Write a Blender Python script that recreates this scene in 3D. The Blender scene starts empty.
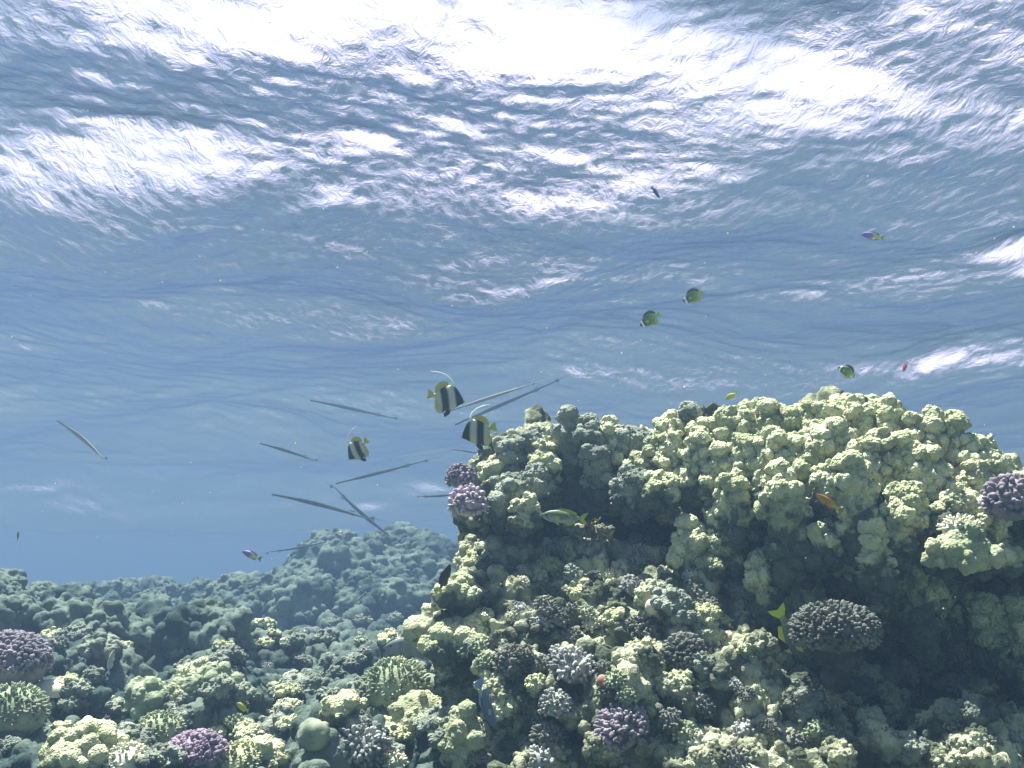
import bpy, bmesh, math, random
import numpy as np
from mathutils import Vector, Matrix, Quaternion
R = math.radians
random.seed(7)
rng = np.random.default_rng(11)
S = bpy.context.scene
C = S.collection

# ------------------------------------------------------------------ camera
PITCH = 12.0
cam_data = bpy.data.cameras.new('camera')
cam_data.sensor_width = 36.0
cam_data.lens = 35.35
cam_data.clip_start = 0.02
cam_data.clip_end = 2000
cam = bpy.data.objects.new('camera', cam_data)
cam.rotation_euler = (R(90 + PITCH), 0, 0)
C.objects.link(cam)
S.camera = cam
F = 1024 * cam_data.lens / 36.0
CF = Vector((0, math.cos(R(PITCH)), math.sin(R(PITCH))))
CU = Vector((0, -math.sin(R(PITCH)), math.cos(R(PITCH))))
CR = Vector((1, 0, 0))
def at(px, py, d):
    """point seen at pixel px,py at distance d along the view axis"""
    return CR * ((px - 512) / F * d) + CU * (-(py - 384) / F * d) + CF * d

# ------------------------------------------------------------------ light
SUN_EL, SUN_AZ = 73.0, -52.0     # azimuth clockwise from +Y (view direction)
w = bpy.data.worlds.new('World'); S.world = w; w.use_nodes = True
nt = w.node_tree; nt.nodes.clear()
sky = nt.nodes.new('ShaderNodeTexSky'); sky.sky_type = 'NISHITA'; sky.sun_disc = False
sky.sun_elevation = R(SUN_EL); sky.sun_rotation = R(SUN_AZ)
sky.air_density = 1.0; sky.dust_density = 2.0; sky.ozone_density = 1.0
bg = nt.nodes.new('ShaderNodeBackground'); bg.inputs[1].default_value = 0.05
wo = nt.nodes.new('ShaderNodeOutputWorld')
# unseen bright cloud added low ahead so the surface patches shine white
ADDED_CLOUD = 16.0
tc = nt.nodes.new('ShaderNodeTexCoord'); sx = nt.nodes.new('ShaderNodeSeparateXYZ'); nt.links.new(tc.outputs['Generated'], sx.inputs[0])
def ramp(src, stops):
    r = nt.nodes.new('ShaderNodeValToRGB'); r.color_ramp.interpolation = 'EASE'
    while len(r.color_ramp.elements) < len(stops): r.color_ramp.elements.new(.5)
    for e, (p, v) in zip(r.color_ramp.elements, stops): e.position = p; e.color = (v, v, v, 1)
    nt.links.new(src, r.inputs[0]); return r.outputs[0]
def mul(a, b):
    m = nt.nodes.new('ShaderNodeMath'); m.operation = 'MULTIPLY'; nt.links.new(a, m.inputs[0]); nt.links.new(b, m.inputs[1]); return m.outputs[0]
cn = nt.nodes.new('ShaderNodeTexNoise'); cn.inputs['Scale'].default_value = 3.5; cn.inputs['Detail'].default_value = 6
nt.links.new(tc.outputs['Generated'], cn.inputs['Vector'])
cm = mul(mul(ramp(sx.outputs[2], [(.0, 0), (.06, 1), (.45, 1), (.62, 0)]), ramp(sx.outputs[1], [(.30, 0), (.65, 1)])), ramp(cn.outputs[0], [(.34, .25), (.52, 1)]))
cmx = nt.nodes.new('ShaderNodeMix'); cmx.data_type = 'RGBA'; nt.links.new(cm, cmx.inputs[0]); nt.links.new(sky.outputs[0], cmx.inputs[6])
cmx.inputs[7].default_value = (ADDED_CLOUD * 1.04, ADDED_CLOUD * .92, ADDED_CLOUD * 1.16, 1)
nt.links.new(cmx.outputs[2], bg.inputs[0]); nt.links.new(bg.outputs[0], wo.inputs[0])
sl = bpy.data.lights.new('sun', 'SUN'); sl.energy = 5.0; sl.angle = R(0.6); sl.color = (1.0, 0.97, 0.88)
so = bpy.data.objects.new('sun', sl); C.objects.link(so)
sd = Vector((math.sin(R(SUN_AZ)) * math.cos(R(SUN_EL)), math.cos(R(SUN_AZ)) * math.cos(R(SUN_EL)), math.sin(R(SUN_EL))))
so.rotation_euler = sd.to_track_quat('Z', 'Y').to_euler()
S.view_settings.view_transform = 'Standard'
S.view_settings.look = 'None'
S.view_settings.exposure = 1.85
S.view_settings.gamma = 1.0
S.cycles.max_bounces = 6
S.cycles.diffuse_bounces = 1
S.cycles.glossy_bounces = 2
S.cycles.transmission_bounces = 2
S.cycles.volume_bounces = 2
S.cycles.transparent_max_bounces = 6
S.cycles.use_denoising = True

# ------------------------------------------------------------------ numpy noise
TB = 32
TAB = np.random.default_rng(5).random((TB ** 3, 4)).astype(np.float32)
def tidx(i, j, k): return ((i % TB) * TB + (j % TB)) * TB + (k % TB)
def vnoise(P, scale, seed=0):
    Q = P * scale + seed * 7.31
    I = np.floor(Q).astype(np.int64); f = (Q - I).astype(np.float32); f = f * f * (3 - 2 * f)
    out = np.zeros(len(P), np.float32)
    for a in (0, 1):
        wa = f[:, 0] if a else 1 - f[:, 0]
        for b in (0, 1):
            wb = f[:, 1] if b else 1 - f[:, 1]
            for c in (0, 1):
                wc = f[:, 2] if c else 1 - f[:, 2]
                out += wa * wb * wc * TAB[tidx(I[:, 0] + a, I[:, 1] + b, I[:, 2] + c), seed % 4]
    return out * 2 - 1
def fbm(P, scale, oct=4, seed=0):
    s = np.zeros(len(P), np.float32); a = 1.0
    for o in range(oct):
        s += a * vnoise(P, scale * 2.03 ** o, seed + o); a *= 0.5
    return s
def bumps(P, cell, rlo, rhi, seed=0, keep=1.0):
    """union of spheres scattered in a lattice: height of the lump over each point"""
    Q = P / cell + seed * 3.77
    I = np.floor(Q).astype(np.int64); f = (Q - I).astype(np.float32)
    h = np.zeros(len(P), np.float32)
    for a in (-1, 0, 1):
        for b in (-1, 0, 1):
            for c in (-1, 0, 1):
                t = TAB[tidx(I[:, 0] + a, I[:, 1] + b, I[:, 2] + c)]
                dx = t[:, 0] + a - f[:, 0]; dy = t[:, 1] + b - f[:, 1]; dz = t[:, 2] + c - f[:, 2]
                r = (rlo + (rhi - rlo) * t[:, 3]) / cell
                q = r * r - (dx * dx + dy * dy + dz * dz)
                if keep < 1: q[(t[:, 3] * 7.7) % 1 > keep] = -1
                h = np.maximum(h, q)
    return np.sqrt(np.maximum(h, 0)) * cell
def vnormals(V, Fq):
    N = np.zeros_like(V)
    if Fq.shape[1] == 4:
        n = np.cross(V[Fq[:, 2]] - V[Fq[:, 0]], V[Fq[:, 3]] - V[Fq[:, 1]])
    else:
        n = np.cross(V[Fq[:, 1]] - V[Fq[:, 0]], V[Fq[:, 2]] - V[Fq[:, 0]])
    for c in range(3):
        N[:, c] = np.bincount(Fq.ravel(), np.repeat(n[:, c], Fq.shape[1]), minlength=len(V))
    return N / np.maximum(np.linalg.norm(N, axis=1, keepdims=True), 1e-12)
def np_mesh(name, V, Fq, smooth=True):
    k = Fq.shape[1]
    m = bpy.data.meshes.new(name)
    m.vertices.add(len(V)); m.vertices.foreach_set('co', np.ascontiguousarray(V, np.float32).ravel())
    m.loops.add(Fq.size); m.loops.foreach_set('vertex_index', np.ascontiguousarray(Fq, np.int32).ravel())
    m.polygons.add(len(Fq)); m.polygons.foreach_set('loop_start', np.arange(0, Fq.size, k, dtype=np.int32))
    m.update(calc_edges=True); m.validate()
    m.polygons.foreach_set('use_smooth', np.full(len(m.polygons), smooth)); m.update()
    return m
def grid_faces(nu, nv):
    i = np.arange(nu - 1)[:, None] * nv + np.arange(nv - 1)[None, :]
    i = i.ravel()
    return np.stack([i, i + nv, i + nv + 1, i + 1], 1)

def tag(o, label=None, cat=None, group=None, kind=None):
    if label: o['label'] = label
    if cat: o['category'] = cat
    if group: o['group'] = group
    o['kind'] = kind or 'thing'
    return o
def link(name, mesh, mats, parent=None):
    o = bpy.data.objects.new(name, mesh); C.objects.link(o)
    if mats is not None and not mesh.materials:
        for m in (mats if isinstance(mats, (list, tuple)) else [mats]): mesh.materials.append(m)
    if parent: o.parent = parent
    return o

# ------------------------------------------------------------------ materials
def new_mat(name):
    m = bpy.data.materials.new(name); m.use_nodes = True
    n = m.node_tree; n.nodes.clear()
    return m, n, n.nodes, n.links
def coral_mat(name, c1, c2, c3, scale=6.0, fine=60.0, bump=0.5, rough=0.95, pores=0.0, bdist=0.006, dead_shade=None, live=.45):
    """patchy encrusted colour with small-scale grain; c1, c2 main, c3 small patches"""
    m, n, N, L = new_mat(name)
    tc = N.new('ShaderNodeTexCoord'); ge = N.new('ShaderNodeNewGeometry')
    nz = N.new('ShaderNodeTexNoise'); nz.inputs['Scale'].default_value = scale; nz.inputs['Detail'].default_value = 6
    L.new(ge.outputs['Position'], nz.inputs['Vector'])
    r1 = N.new('ShaderNodeValToRGB'); e = r1.color_ramp.elements
    e[0].position = .40; e[0].color = (*c1, 1); e[1].position = .56; e[1].color = (*c2, 1)
    L.new(nz.outputs[0], r1.inputs[0])
    n2 = N.new('ShaderNodeTexNoise'); n2.inputs['Scale'].default_value = scale * 4.3; n2.inputs['Detail'].default_value = 5
    n2.inputs['Roughness'].default_value = .7
    L.new(ge.outputs['Position'], n2.inputs['Vector'])
    r2 = N.new('ShaderNodeValToRGB'); r2.color_ramp.elements[0].position = .55; r2.color_ramp.elements[1].position = .68
    L.new(n2.outputs[0], r2.inputs[0])
    mx = N.new('ShaderNodeMix'); mx.data_type = 'RGBA'
    L.new(r2.outputs[0], mx.inputs[0]); L.new(r1.outputs[0], mx.inputs[6]); mx.inputs[7].default_value = (*c3, 1)
    bs = N.new('ShaderNodeBsdfPrincipled'); bs.inputs['Roughness'].default_value = rough
    bs.inputs['Specular IOR Level'].default_value = .15
    col = mx.outputs[2]
    if dead_shade:      # pale living tops; turf below, darkened to paint in shade of the gaps; ragged border
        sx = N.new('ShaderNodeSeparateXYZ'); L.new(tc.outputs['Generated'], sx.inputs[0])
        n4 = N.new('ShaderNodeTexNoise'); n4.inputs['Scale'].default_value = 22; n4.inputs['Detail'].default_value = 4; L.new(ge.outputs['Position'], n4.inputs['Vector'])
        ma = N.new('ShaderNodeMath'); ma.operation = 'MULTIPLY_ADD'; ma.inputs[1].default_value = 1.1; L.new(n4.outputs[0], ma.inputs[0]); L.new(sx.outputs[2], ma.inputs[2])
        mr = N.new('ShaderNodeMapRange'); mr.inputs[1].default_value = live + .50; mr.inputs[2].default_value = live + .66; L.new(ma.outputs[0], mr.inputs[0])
        m2 = N.new('ShaderNodeMix'); m2.data_type = 'RGBA'; L.new(mr.outputs[0], m2.inputs[0]); m2.inputs[6].default_value = (*dead_shade, 1); L.new(col, m2.inputs[7]); col = m2.outputs[2]
    L.new(col, bs.inputs['Base Color'])
    n3 = N.new('ShaderNodeTexNoise'); n3.inputs['Scale'].default_value = fine; n3.inputs['Detail'].default_value = 4
    n3.inputs['Roughness'].default_value = .65
    L.new(ge.outputs['Position'], n3.inputs['Vector'])
    hsrc = n3.outputs[0]
    if pores:
        vo = N.new('ShaderNodeTexVoronoi'); vo.inputs['Scale'].default_value = pores
        L.new(ge.outputs['Position'], vo.inputs['Vector'])
        ad = N.new('ShaderNodeMath'); ad.operation = 'ADD'
        L.new(n3.outputs[0], ad.inputs[0]); L.new(vo.outputs[0], ad.inputs[1]); hsrc = ad.outputs[0]
    b = N.new('ShaderNodeBump'); b.inputs['Strength'].default_value = bump; b.inputs['Distance'].default_value = bdist
    L.new(hsrc, b.inputs['Height']); L.new(b.outputs[0], bs.inputs['Normal'])
    o = N.new('ShaderNodeOutputMaterial'); L.new(bs.outputs[0], o.inputs[0])
    return m
M_reef = coral_mat('reef_rock', (.075, .095, .06), (.44, .47, .31), (.04, .05, .04), 9, 55, 1.0, bdist=.016)
M_bed = coral_mat('seabed_rock', (.035, .062, .055), (.125, .17, .135), (.025, .04, .035), 3, 50, .8, bdist=.012)
M_lobe = coral_mat('lobed_coral', (.34, .38, .21), (.55, .58, .36), (.20, .24, .14), 9, 75, .8, pores=150, bdist=.006, dead_shade=(.09, .11, .08), live=.46)
M_lobe2 = coral_mat('lobed_coral_dull', (.15, .18, .14), (.27, .31, .24), (.10, .12, .09), 9, 75, .8, pores=150, bdist=.006, dead_shade=(.065, .08, .065), live=.45)
M_solid = coral_mat('lobed_living_coral', (.28, .32, .19), (.44, .47, .29), (.18, .22, .13), 9, 75, .8, pores=150, bdist=.004)
M_purple = coral_mat('purple_coral', (.20, .185, .215), (.31, .28, .32), (.14, .13, .15), 14, 200, .5, pores=300, bdist=.002)
M_pink = coral_mat('pink_coral', (.34, .28, .35), (.48, .41, .47), (.27, .22, .28), 14, 200, .5, pores=300, bdist=.002)
M_grey = coral_mat('slate_coral', (.10, .11, .09), (.20, .21, .18), (.07, .08, .065), 14, 200, .5, pores=300, bdist=.002)
M_blue = coral_mat('lilac_white_coral', (.24, .26, .25), (.44, .46, .42), (.16, .18, .17), 14, 200, .5, pores=300, bdist=.002)
M_brown = coral_mat('mauve_brown_coral', (.22, .18, .24), (.34, .27, .34), (.16, .14, .17), 12, 120, .5, pores=220, bdist=.002)
M_green = coral_mat('green_coral', (.20, .26, .16), (.34, .39, .25), (.13, .17, .11), 10, 120, .6, pores=130, bdist=.003)
M_pale = coral_mat('pale_coral', (.55, .58, .42), (.66, .68, .52), (.42, .45, .32), 10, 120, .4, pores=200, bdist=.002)
M_sand = coral_mat('smooth_coral', (.20, .24, .17), (.30, .34, .24), (.15, .18, .13), 14, 240, .3, pores=320, bdist=.0015)
M_yell = coral_mat('yellow_coral', (.42, .40, .10), (.55, .50, .18), (.30, .28, .08), 12, 120, .5, bdist=.003)
M_rose = coral_mat('rose_sponge', (.36, .17, .13), (.44, .26, .20), (.26, .13, .10), 20, 150, .6, bdist=.003)

# ------------------------------------------------------------------ water surface and the water itself
WZ = 2.4
def water():
    # polar sheet round the camera's plumb line, fine where it is near
    na, nr = 1100, 1500
    ang = np.linspace(R(-42), R(42), na)
    r = np.exp(np.linspace(math.log(2.2), math.log(70), nr))
    X = (np.sin(ang)[:, None] * r[None]); Y = (np.cos(ang)[:, None] * r[None])
    x = X.ravel(); y = Y.ravel()
    return na, nr, x, y
def wave_height(x, y):
    P = np.stack([x, y, np.zeros_like(x)], 1)
    wx = fbm(P, .35, 3, 3) * .55; wy = fbm(P, .35, 3, 9) * .55
    dist = np.sqrt(x * x + y * y)
    h = np.zeros_like(x)
    g = np.random.default_rng(21)
    # crests run across the view, rising a little to the right
    for lam, amp, n, spread in ((5.5, .13, 3, .3), (2.6, .055, 5, .45), (1.2, .018, 8, .55), (.6, .0085, 12, .8), (.32, .0052, 16, .9), (.17, .0028, 18, 1.0)):
        for k in range(n):
            l = lam * g.uniform(.75, 1.3); th = R(60) + g.normal(0, spread); ph = g.uniform(0, 6.28)
            kx, ky = math.cos(th) * 6.283 / l, math.sin(th) * 6.283 / l
            a = amp * l / lam / math.sqrt(n) * .75
            lod = np.clip((l * 60 / np.maximum(dist, 1)) - .5, 0, 1)
            s = np.sin(kx * (x + wx) + ky * (y + wy) + ph)
            h += a * lod * s
    return h
def patch_tilt(x, y):
    """places where a passing swell leans towards the reef: (pixel x, pixel y, half width m, half depth m, height m)"""
    h = np.zeros_like(x)
    for px, py, wx, wy, a, rot in PATCH:
        d = at(px, py, 1.0); t = WZ / d.z; cx, cy = d.x * t, d.y * t
        c, s = math.cos(R(rot)), math.sin(R(rot))
        u = ((x - cx) * c + (y - cy) * s) / wx; v = (-(x - cx) * s + (y - cy) * c) / wy
        g = np.exp(-u * u - v * v)
        h += -.8 * a * v * wy * g
    return h
PATCH = [(440, 20, .8, .35, .20, 35), (600, 40, .9, .4, .18, 25), (760, 80, .8, .35, .18, 30), (930, 100, 1.0, .28, .24, 28), (1000, 60, .6, .2, .1, 25), (70, 165, 1.0, .6, .30, -14),
         (230, 150, 1.0, .5, .18, -12), (370, 190, 1.0, .4, .12, -5), (330, 75, .9, .35, -.14, -30), (400, 120, .7, .35, -.28, -20), (520, 130, .9, .35, -.12, -20), (880, 130, .9, .25, .14, 28), (1015, 250, .35, .35, .50, 30), (600, 205, 1.4, .3, .02, 20), (640, 275, 1.3, .5, .20, 22), (520, 290, 1.2, .5, .18, 15),
         (250, 320, 2.0, .8, .14, 0), (930, 385, 1.2, 2.0, .10, 0), (60, 500, 5, 5, .30, 0), (120, 440, 5, 4, .25, 0), (300, 500, 6, 5, .25, 0), (420, 330, 1.5, .8, .14, 15), (150, 0, .8, .3, .12, 20)]
na, nr, wxx, wyy = water()
wz = wave_height(wxx, wyy)
MASKD = np.sqrt(wxx ** 2 + wyy ** 2)
wz = wz + patch_tilt(wxx, wyy)
Vw = np.stack([wxx, wyy, WZ + wz], 1)
m_w, n, N, L = new_mat('water_surface')
ge = N.new('ShaderNodeNewGeometry')
mp = N.new('ShaderNodeMapping'); mp.inputs['Scale'].default_value = (1.3, .8, 1.0); mp.inputs['Rotation'].default_value = (0, 0, R(30))
L.new(ge.outputs['Position'], mp.inputs[0])
nz = N.new('ShaderNodeTexNoise'); nz.inputs['Scale'].default_value = 10.0; nz.inputs['Detail'].default_value = 6; nz.inputs['Roughness'].default_value = .62
nz.inputs['Distortion'].default_value = .8
L.new(mp.outputs[0], nz.inputs['Vector'])
bp = N.new('ShaderNodeBump'); bp.inputs['Strength'].default_value = 1.0; bp.inputs['Distance'].default_value = .013
L.new(nz.outputs[0], bp.inputs['Height'])
fr = N.new('ShaderNodeFresnel'); fr.inputs['IOR'].default_value = 1.215
L.new(bp.outputs[0], fr.inputs['Normal'])
gl = N.new('ShaderNodeBsdfGlossy'); gl.inputs['Roughness'].default_value = .14; gl.inputs['Color'].default_value = (.72, .74, 1.0, 1)
L.new(bp.outputs[0], gl.inputs['Normal'])
tr = N.new('ShaderNodeBsdfTransparent'); tr.inputs[0].default_value = (.98, .99, 1, 1)
mx = N.new('ShaderNodeMixShader'); L.new(fr.outputs[0], mx.inputs[0]); L.new(tr.outputs[0], mx.inputs[1]); L.new(gl.outputs[0], mx.inputs[2])
wout = N.new('ShaderNodeOutputMaterial'); L.new(mx.outputs[0], wout.inputs[0])
wm = np_mesh('water_surface', Vw, grid_faces(na, nr)[:, ::1])
ws = link('water_surface', wm, m_w); tag(ws, kind='structure')
# the rest of the surface: coarse ring behind, beside and beyond the fine sheet
def coarse_water():
    V, Fq = [], []
    def add(a0, a1, r0, r1, n_a, n_r):
        b = len(V)
        for i in range(n_a):
            for j in range(n_r):
                a = a0 + (a1 - a0) * i / (n_a - 1); r = r0 * (r1 / r0) ** (j / (n_r - 1))
                V.append((math.sin(a) * r, math.cos(a) * r))
        Fq.append(grid_faces(n_a, n_r) + b)
    add(R(42), R(318), .02, 70, 260, 260)
    add(R(-42), R(42), .02, 2.2, 60, 60)
    add(0, R(360), 70, 150, 120, 6)
    A = np.array(V); z = wave_height(A[:, 0], A[:, 1]) + patch_tilt(A[:, 0], A[:, 1])
    return np.column_stack([A, WZ + z]), np.concatenate(Fq)
cv, cf = coarse_water()
tag(link('water_surface_beyond', np_mesh('water_surface_beyond', cv, cf), m_w), kind='structure')

# haze: the water body
def box_mesh(name, lo, hi):
    bm = bmesh.new(); bmesh.ops.create_cube(bm, size=1)
    for v in bm.verts: v.co = Vector([(lo[i] + hi[i]) / 2 + v.co[i] * (hi[i] - lo[i]) for i in range(3)])
    m = bpy.data.meshes.new(name); bm.to_mesh(m); bm.free(); return m
m_h, n, N, L = new_mat('haze')
pv = N.new('ShaderNodeVolumePrincipled')
pv.inputs['Color'].default_value = (.134, .219, .352, 1)
pv.inputs['Density'].default_value = .052
pv.inputs['Anisotropy'].default_value = .35
ho = N.new('ShaderNodeOutputMaterial'); L.new(pv.outputs[0], ho.inputs['Volume'])
hz = link('haze', box_mesh('haze', (-155, -155, -4), (155, 155, WZ + .9)), m_h)
tag(hz, 'clear blue sea water filling the view', None, kind='stuff')

# ------------------------------------------------------------------ seabed
MOUNDS = [  # px, py of the top, distance, half width m, half depth m
    (225, 628, 5.4, .75, 1.1), (330, 640, 5.0, .60, 1.0), (430, 650, 4.8, .45, .9), (250, 672, 4.3, .7, .7),
    (395, 534, 12.5, 1.15, 1.3), (470, 545, 12.0, 1.3, 1.4), (322, 552, 12.5, .7, 1.0), (262, 584, 10, .50, .7), (400, 590, 9.5, 1.0, .7),
    (135, 592, 11.5, 1.0, .9), (205, 604, 10.4, .7, .7), (60, 594, 10.5, .8, .8), (70, 600, 7.6, .8, .8),
    (-30, 575, 5.6, .5, .8), (40, 605, 5.4, .5, .7), (115, 632, 5.2, .35, .5),
    (15, 668, 3.6, .35, .35), (-60, 620, 3.6, .4, .6), (60, 745, 2.9, .3, .3), (200, 770, 2.9, .5, .35), (330, 742, 3.1, .45, .35), (415, 700, 3.3, .25, .3),
    (460, 730, 2.8, .2, .25), (90, 700, 4.0, .35, .35)]
def seabed_z(x, y):
    P = np.stack([x, y, np.zeros_like(x)], 1)
    r = np.sqrt(x * x + y * y)
    z = np.interp(r, [0, 2, 3, 4.2, 6, 8, 11, 14.5, 30, 160], [-.95, -.66, -.55, -.62, -.62, -.60, -.8, -1.5, -2.2, -2.6]) + .10 * fbm(P, .9, 3, 2)
    for px, py, d, wx, wy in MOUNDS:
        p = at(px, py, d)
        c = max(p.z + .52 - (.16 if d < 8 else .08), .05)
        q = ((x - p.x) / wx) ** 2 + ((y - p.y) / wy) ** 2
        z = np.maximum(z, -.55 + c * np.exp(-q * .55) * 1.0 + .03)
    return z - .35 * np.clip((x + .25 - .1 * y) / .5, 0, 1) * (y < 6)
def build_bed():
    na, nr = 1000, 1150
    ang = np.linspace(R(-38), R(38), na)
    r = np.exp(np.linspace(math.log(1.6), math.log(16), nr))
    x = (np.sin(ang)[:, None] * r).ravel(); y = (np.cos(ang)[:, None] * r).ravel()
    z = seabed_z(x, y)
    V = np.stack([x, y, z], 1); Fq = grid_faces(na, nr)[:, ::-1]
    N_ = vnormals(V, Fq); 
    if N_[:, 2].mean() < 0: Fq = Fq[:, ::-1]; N_ = -N_
    V = V + N_ * (bumps(V, .34, .08, .24, 4, .7) * .85)[:, None]
    N_ = vnormals(V, Fq)
    sel = (fbm(V, 1.3, 2, 6) > -.1).astype(np.float32)[:, None]
    far = np.clip((V[:, 1] - 5.5) / 2, 0, 1)
    V = V + N_ * (bumps(V, .085, .028, .062, 2) * (.6 + .4 * sel[:, 0]) * (1 - far) + bumps(V, .15, .05, .11, 5) * far)[:, None]
    N_ = vnormals(V, Fq)
    V = V + N_ * (fbm(V, 18, 3, 1) * .010 + bumps(V, .040, .010, .026, 8) * .9)[:, None]
    return V, Fq
bv, bf = build_bed()
bed = link('seabed', np_mesh('seabed', bv, bf), M_bed); tag(bed, kind='structure')
def coarse_bed():
    V, Fq = [], []
    def add(a0, a1, r0, r1, n_a, n_r):
        b = len(V)
        for i in range(n_a):
            for j in range(n_r):
                a = a0 + (a1 - a0) * i / (n_a - 1); r = r0 * (r1 / r0) ** (j / (n_r - 1))
                V.append((math.sin(a) * r, math.cos(a) * r))
        Fq.append(grid_faces(n_a, n_r)[:, ::-1] + b)
    add(R(38), R(322), .05, 16, 200, 120)
    add(R(-38), R(38), .05, 1.6, 60, 30)
    add(0, R(360), 16, 150, 160, 20)
    A = np.array(V); z = seabed_z(A[:, 0], A[:, 1])
    V = np.column_stack([A, z]); V[:, 2] += bumps(V, .34, .10, .27, 4, .75) * .6
    return V, np.concatenate(Fq)
cv, cf = coarse_bed()
tag(link('seabed_beyond', np_mesh('seabed_beyond', cv, cf), M_bed), kind='structure')

# ------------------------------------------------------------------ near reef
PXC = [560, 620, 680, 740, 800, 860, 920, 985, 1060, 1200]
ROWS = {
 'crest': dict(px=[500] + PXC, py=[474, 456, 448, 440, 444, 438, 438, 446, 480, 510, 570],
               d=[3.4, 3.45, 3.45, 3.3, 3.2, 3.1, 3.02, 2.94, 2.84, 2.75, 2.7]),
 'front': dict(px=[484] + PXC, py=[500, 474, 470, 462, 470, 464, 466, 480, 510, 540, 600],
               d=[3.3, 3.40, 3.42, 3.2, 3.1, 2.98, 2.88, 2.8, 2.74, 2.65, 2.6]),
 'colend': dict(px=[472] + PXC, py=[515, 500, 486, 505, 515, 515, 515, 522, 540, 565, 640],
               d=[3.22, 3.45, 3.55, 3.3, 3.15, 3.0, 2.92, 2.86, 2.8, 2.7, 2.6]),
 'recess': dict(px=[464] + PXC, py=[530, 515, 508, 525, 540, 545, 548, 556, 575, 600, 700],
               d=[3.2, 3.7, 4.2, 3.9, 3.4, 3.3, 3.25, 3.2, 3.15, 3.1, 3.0]),
 'shelfback': dict(px=[464] + PXC, py=[548, 540, 538, 552, 585, 635, 668, 680, 690, 700, 760],
               d=[3.15, 3.45, 4.0, 3.7, 3.25, 3.15, 3.15, 3.1, 3.05, 3.0, 3.0]),
 'shelf': dict(px=[462] + PXC, py=[570, 562, 562, 578, 618, 668, 702, 708, 715, 722, 790],
               d=[3.05, 3.0, 2.98, 2.88, 2.78, 2.75, 2.78, 2.78, 2.72, 2.65, 2.6]),
 'mid': dict(px=[464] + PXC, py=[650, 645, 640, 650, 680, 715, 742, 745, 752, 760, 830],
               d=[2.85, 2.7, 2.66, 2.62, 2.55, 2.5, 2.5, 2.5, 2.48, 2.45, 2.4]),
 'low': dict(px=[462] + PXC, py=[780] * 11,
               d=[2.6, 2.4, 2.36, 2.32, 2.3, 2.3, 2.3, 2.3, 2.3, 2.3, 2.25]),
 'foot': dict(px=[425] + PXC, py=[980] * 11, d=[2.3, 2.05, 2.0, 1.95, 1.9, 1.9, 1.9, 1.9, 1.9, 1.9, 1.9]),
}
def reef_grid():
    rows = []
    crest = [at(*q) for q in zip(*[ROWS['crest'][k] for k in ('px', 'py', 'd')])]
    rows.append([p + Vector((0, 3.2, -2.2)) for p in crest])
    rows.append([p + Vector((0, 2.6, -.9)) for p in crest])
    rows.append([p + Vector((0, 1.6, -.16)) for p in crest])
    rows.append([p + Vector((0, .6, -.02)) for p in crest])
    for k, v in ROWS.items():
        rows.append([at(*q) for q in zip(v['px'], v['py'], v['d'])])
    out = []
    for r in rows:                   # the left flank turns away from the viewer
        p = r[0]
        out.append([p + Vector((1.6, 2.9, -.3)), p + Vector((.75, 1.9, -.12)), p + Vector((.22, .8, -.03))] + r)
    return np.array([[tuple(p) for p in r] for r in out])
def cat_rom(G, n, axis):
    """resample along axis with Catmull-Rom, n[i] samples in segment i"""
    G = np.moveaxis(G, axis, 0); K = len(G)
    Gp = np.concatenate([2 * G[:1] - G[1:2], G, 2 * G[-1:] - G[-2:-1]])
    out = []
    for i in range(K - 1):
        t = np.arange(n[i]) / n[i]
        if i == K - 2: t = np.append(t, 1.0)
        t = t.reshape((-1,) + (1,) * (G.ndim - 1))
        a, b, c, d = Gp[i], Gp[i + 1], Gp[i + 2], Gp[i + 3]
        out.append(.5 * (2 * b + (c - a) * t + (2 * a - 5 * b + 4 * c - d) * t ** 2 + (3 * b - a - 3 * c + d) * t ** 3))
    return np.moveaxis(np.concatenate(out), 0, axis)
def build_reef():
    G = reef_grid()
    G = cat_rom(G, [14, 24, 50, 45, 45, 50, 70, 70, 70, 90, 130, 60], 0)
    G = cat_rom(G, [20, 40, 90, 90, 75, 75, 75, 75, 75, 75, 80, 60, 40], 1)
    nu, nv = G.shape[:2]
    V = G.reshape(-1, 3).copy(); Fq = grid_faces(nu, nv)
    N_ = vnormals(V, Fq)
    ctr = (nu // 2) * nv + nv // 2
    if N_[ctr, 1] > 0: Fq = Fq[:, ::-1]; N_ = -N_
    V = V + N_ * (fbm(V, 2.6, 3, 1) * .07 + bumps(V, .26, .06, .17, 1, .7) * .5)[:, None]
    N_ = vnormals(V, Fq)
    V = V + N_ * (bumps(V, .085, .020, .050, 6, .8) * 1.0 - bumps(V + 5, .11, .02, .05, 9, .6) * .9 - np.abs(fbm(V, 6, 3, 12)) * .05)[:, None]
    N_ = vnormals(V, Fq)
    V = V + N_ * (bumps(V, .045, .010, .027, 3, .8) * .75 - bumps(V + 9, .045, .008, .022, 7, .5) * .7 + fbm(V, 20, 3, 5) * .016)[:, None]
    N_ = vnormals(V, Fq)
    V = V + N_ * (fbm(V, 45, 2, 7) * .005 + bumps(V, .018, .005, .011, 2) * .5)[:, None]
    return V, Fq
rv, rf = build_reef()
reef = link('reef_rock', np_mesh('reef_rock', rv, rf), M_reef); tag(reef, kind='structure')
bpy.context.view_layer.update()

def hit(px, py, objs=None):
    d = at(px, py, 1.0).normalized(); best = None
    for o in (objs or (reef, bed)):
        ok, loc, nor, idx = o.ray_cast(Vector((0, 0, 0)), d)
        if ok and (best is None or loc.length < best[0].length): best = (loc.copy(), nor.copy())
    return best
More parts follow.
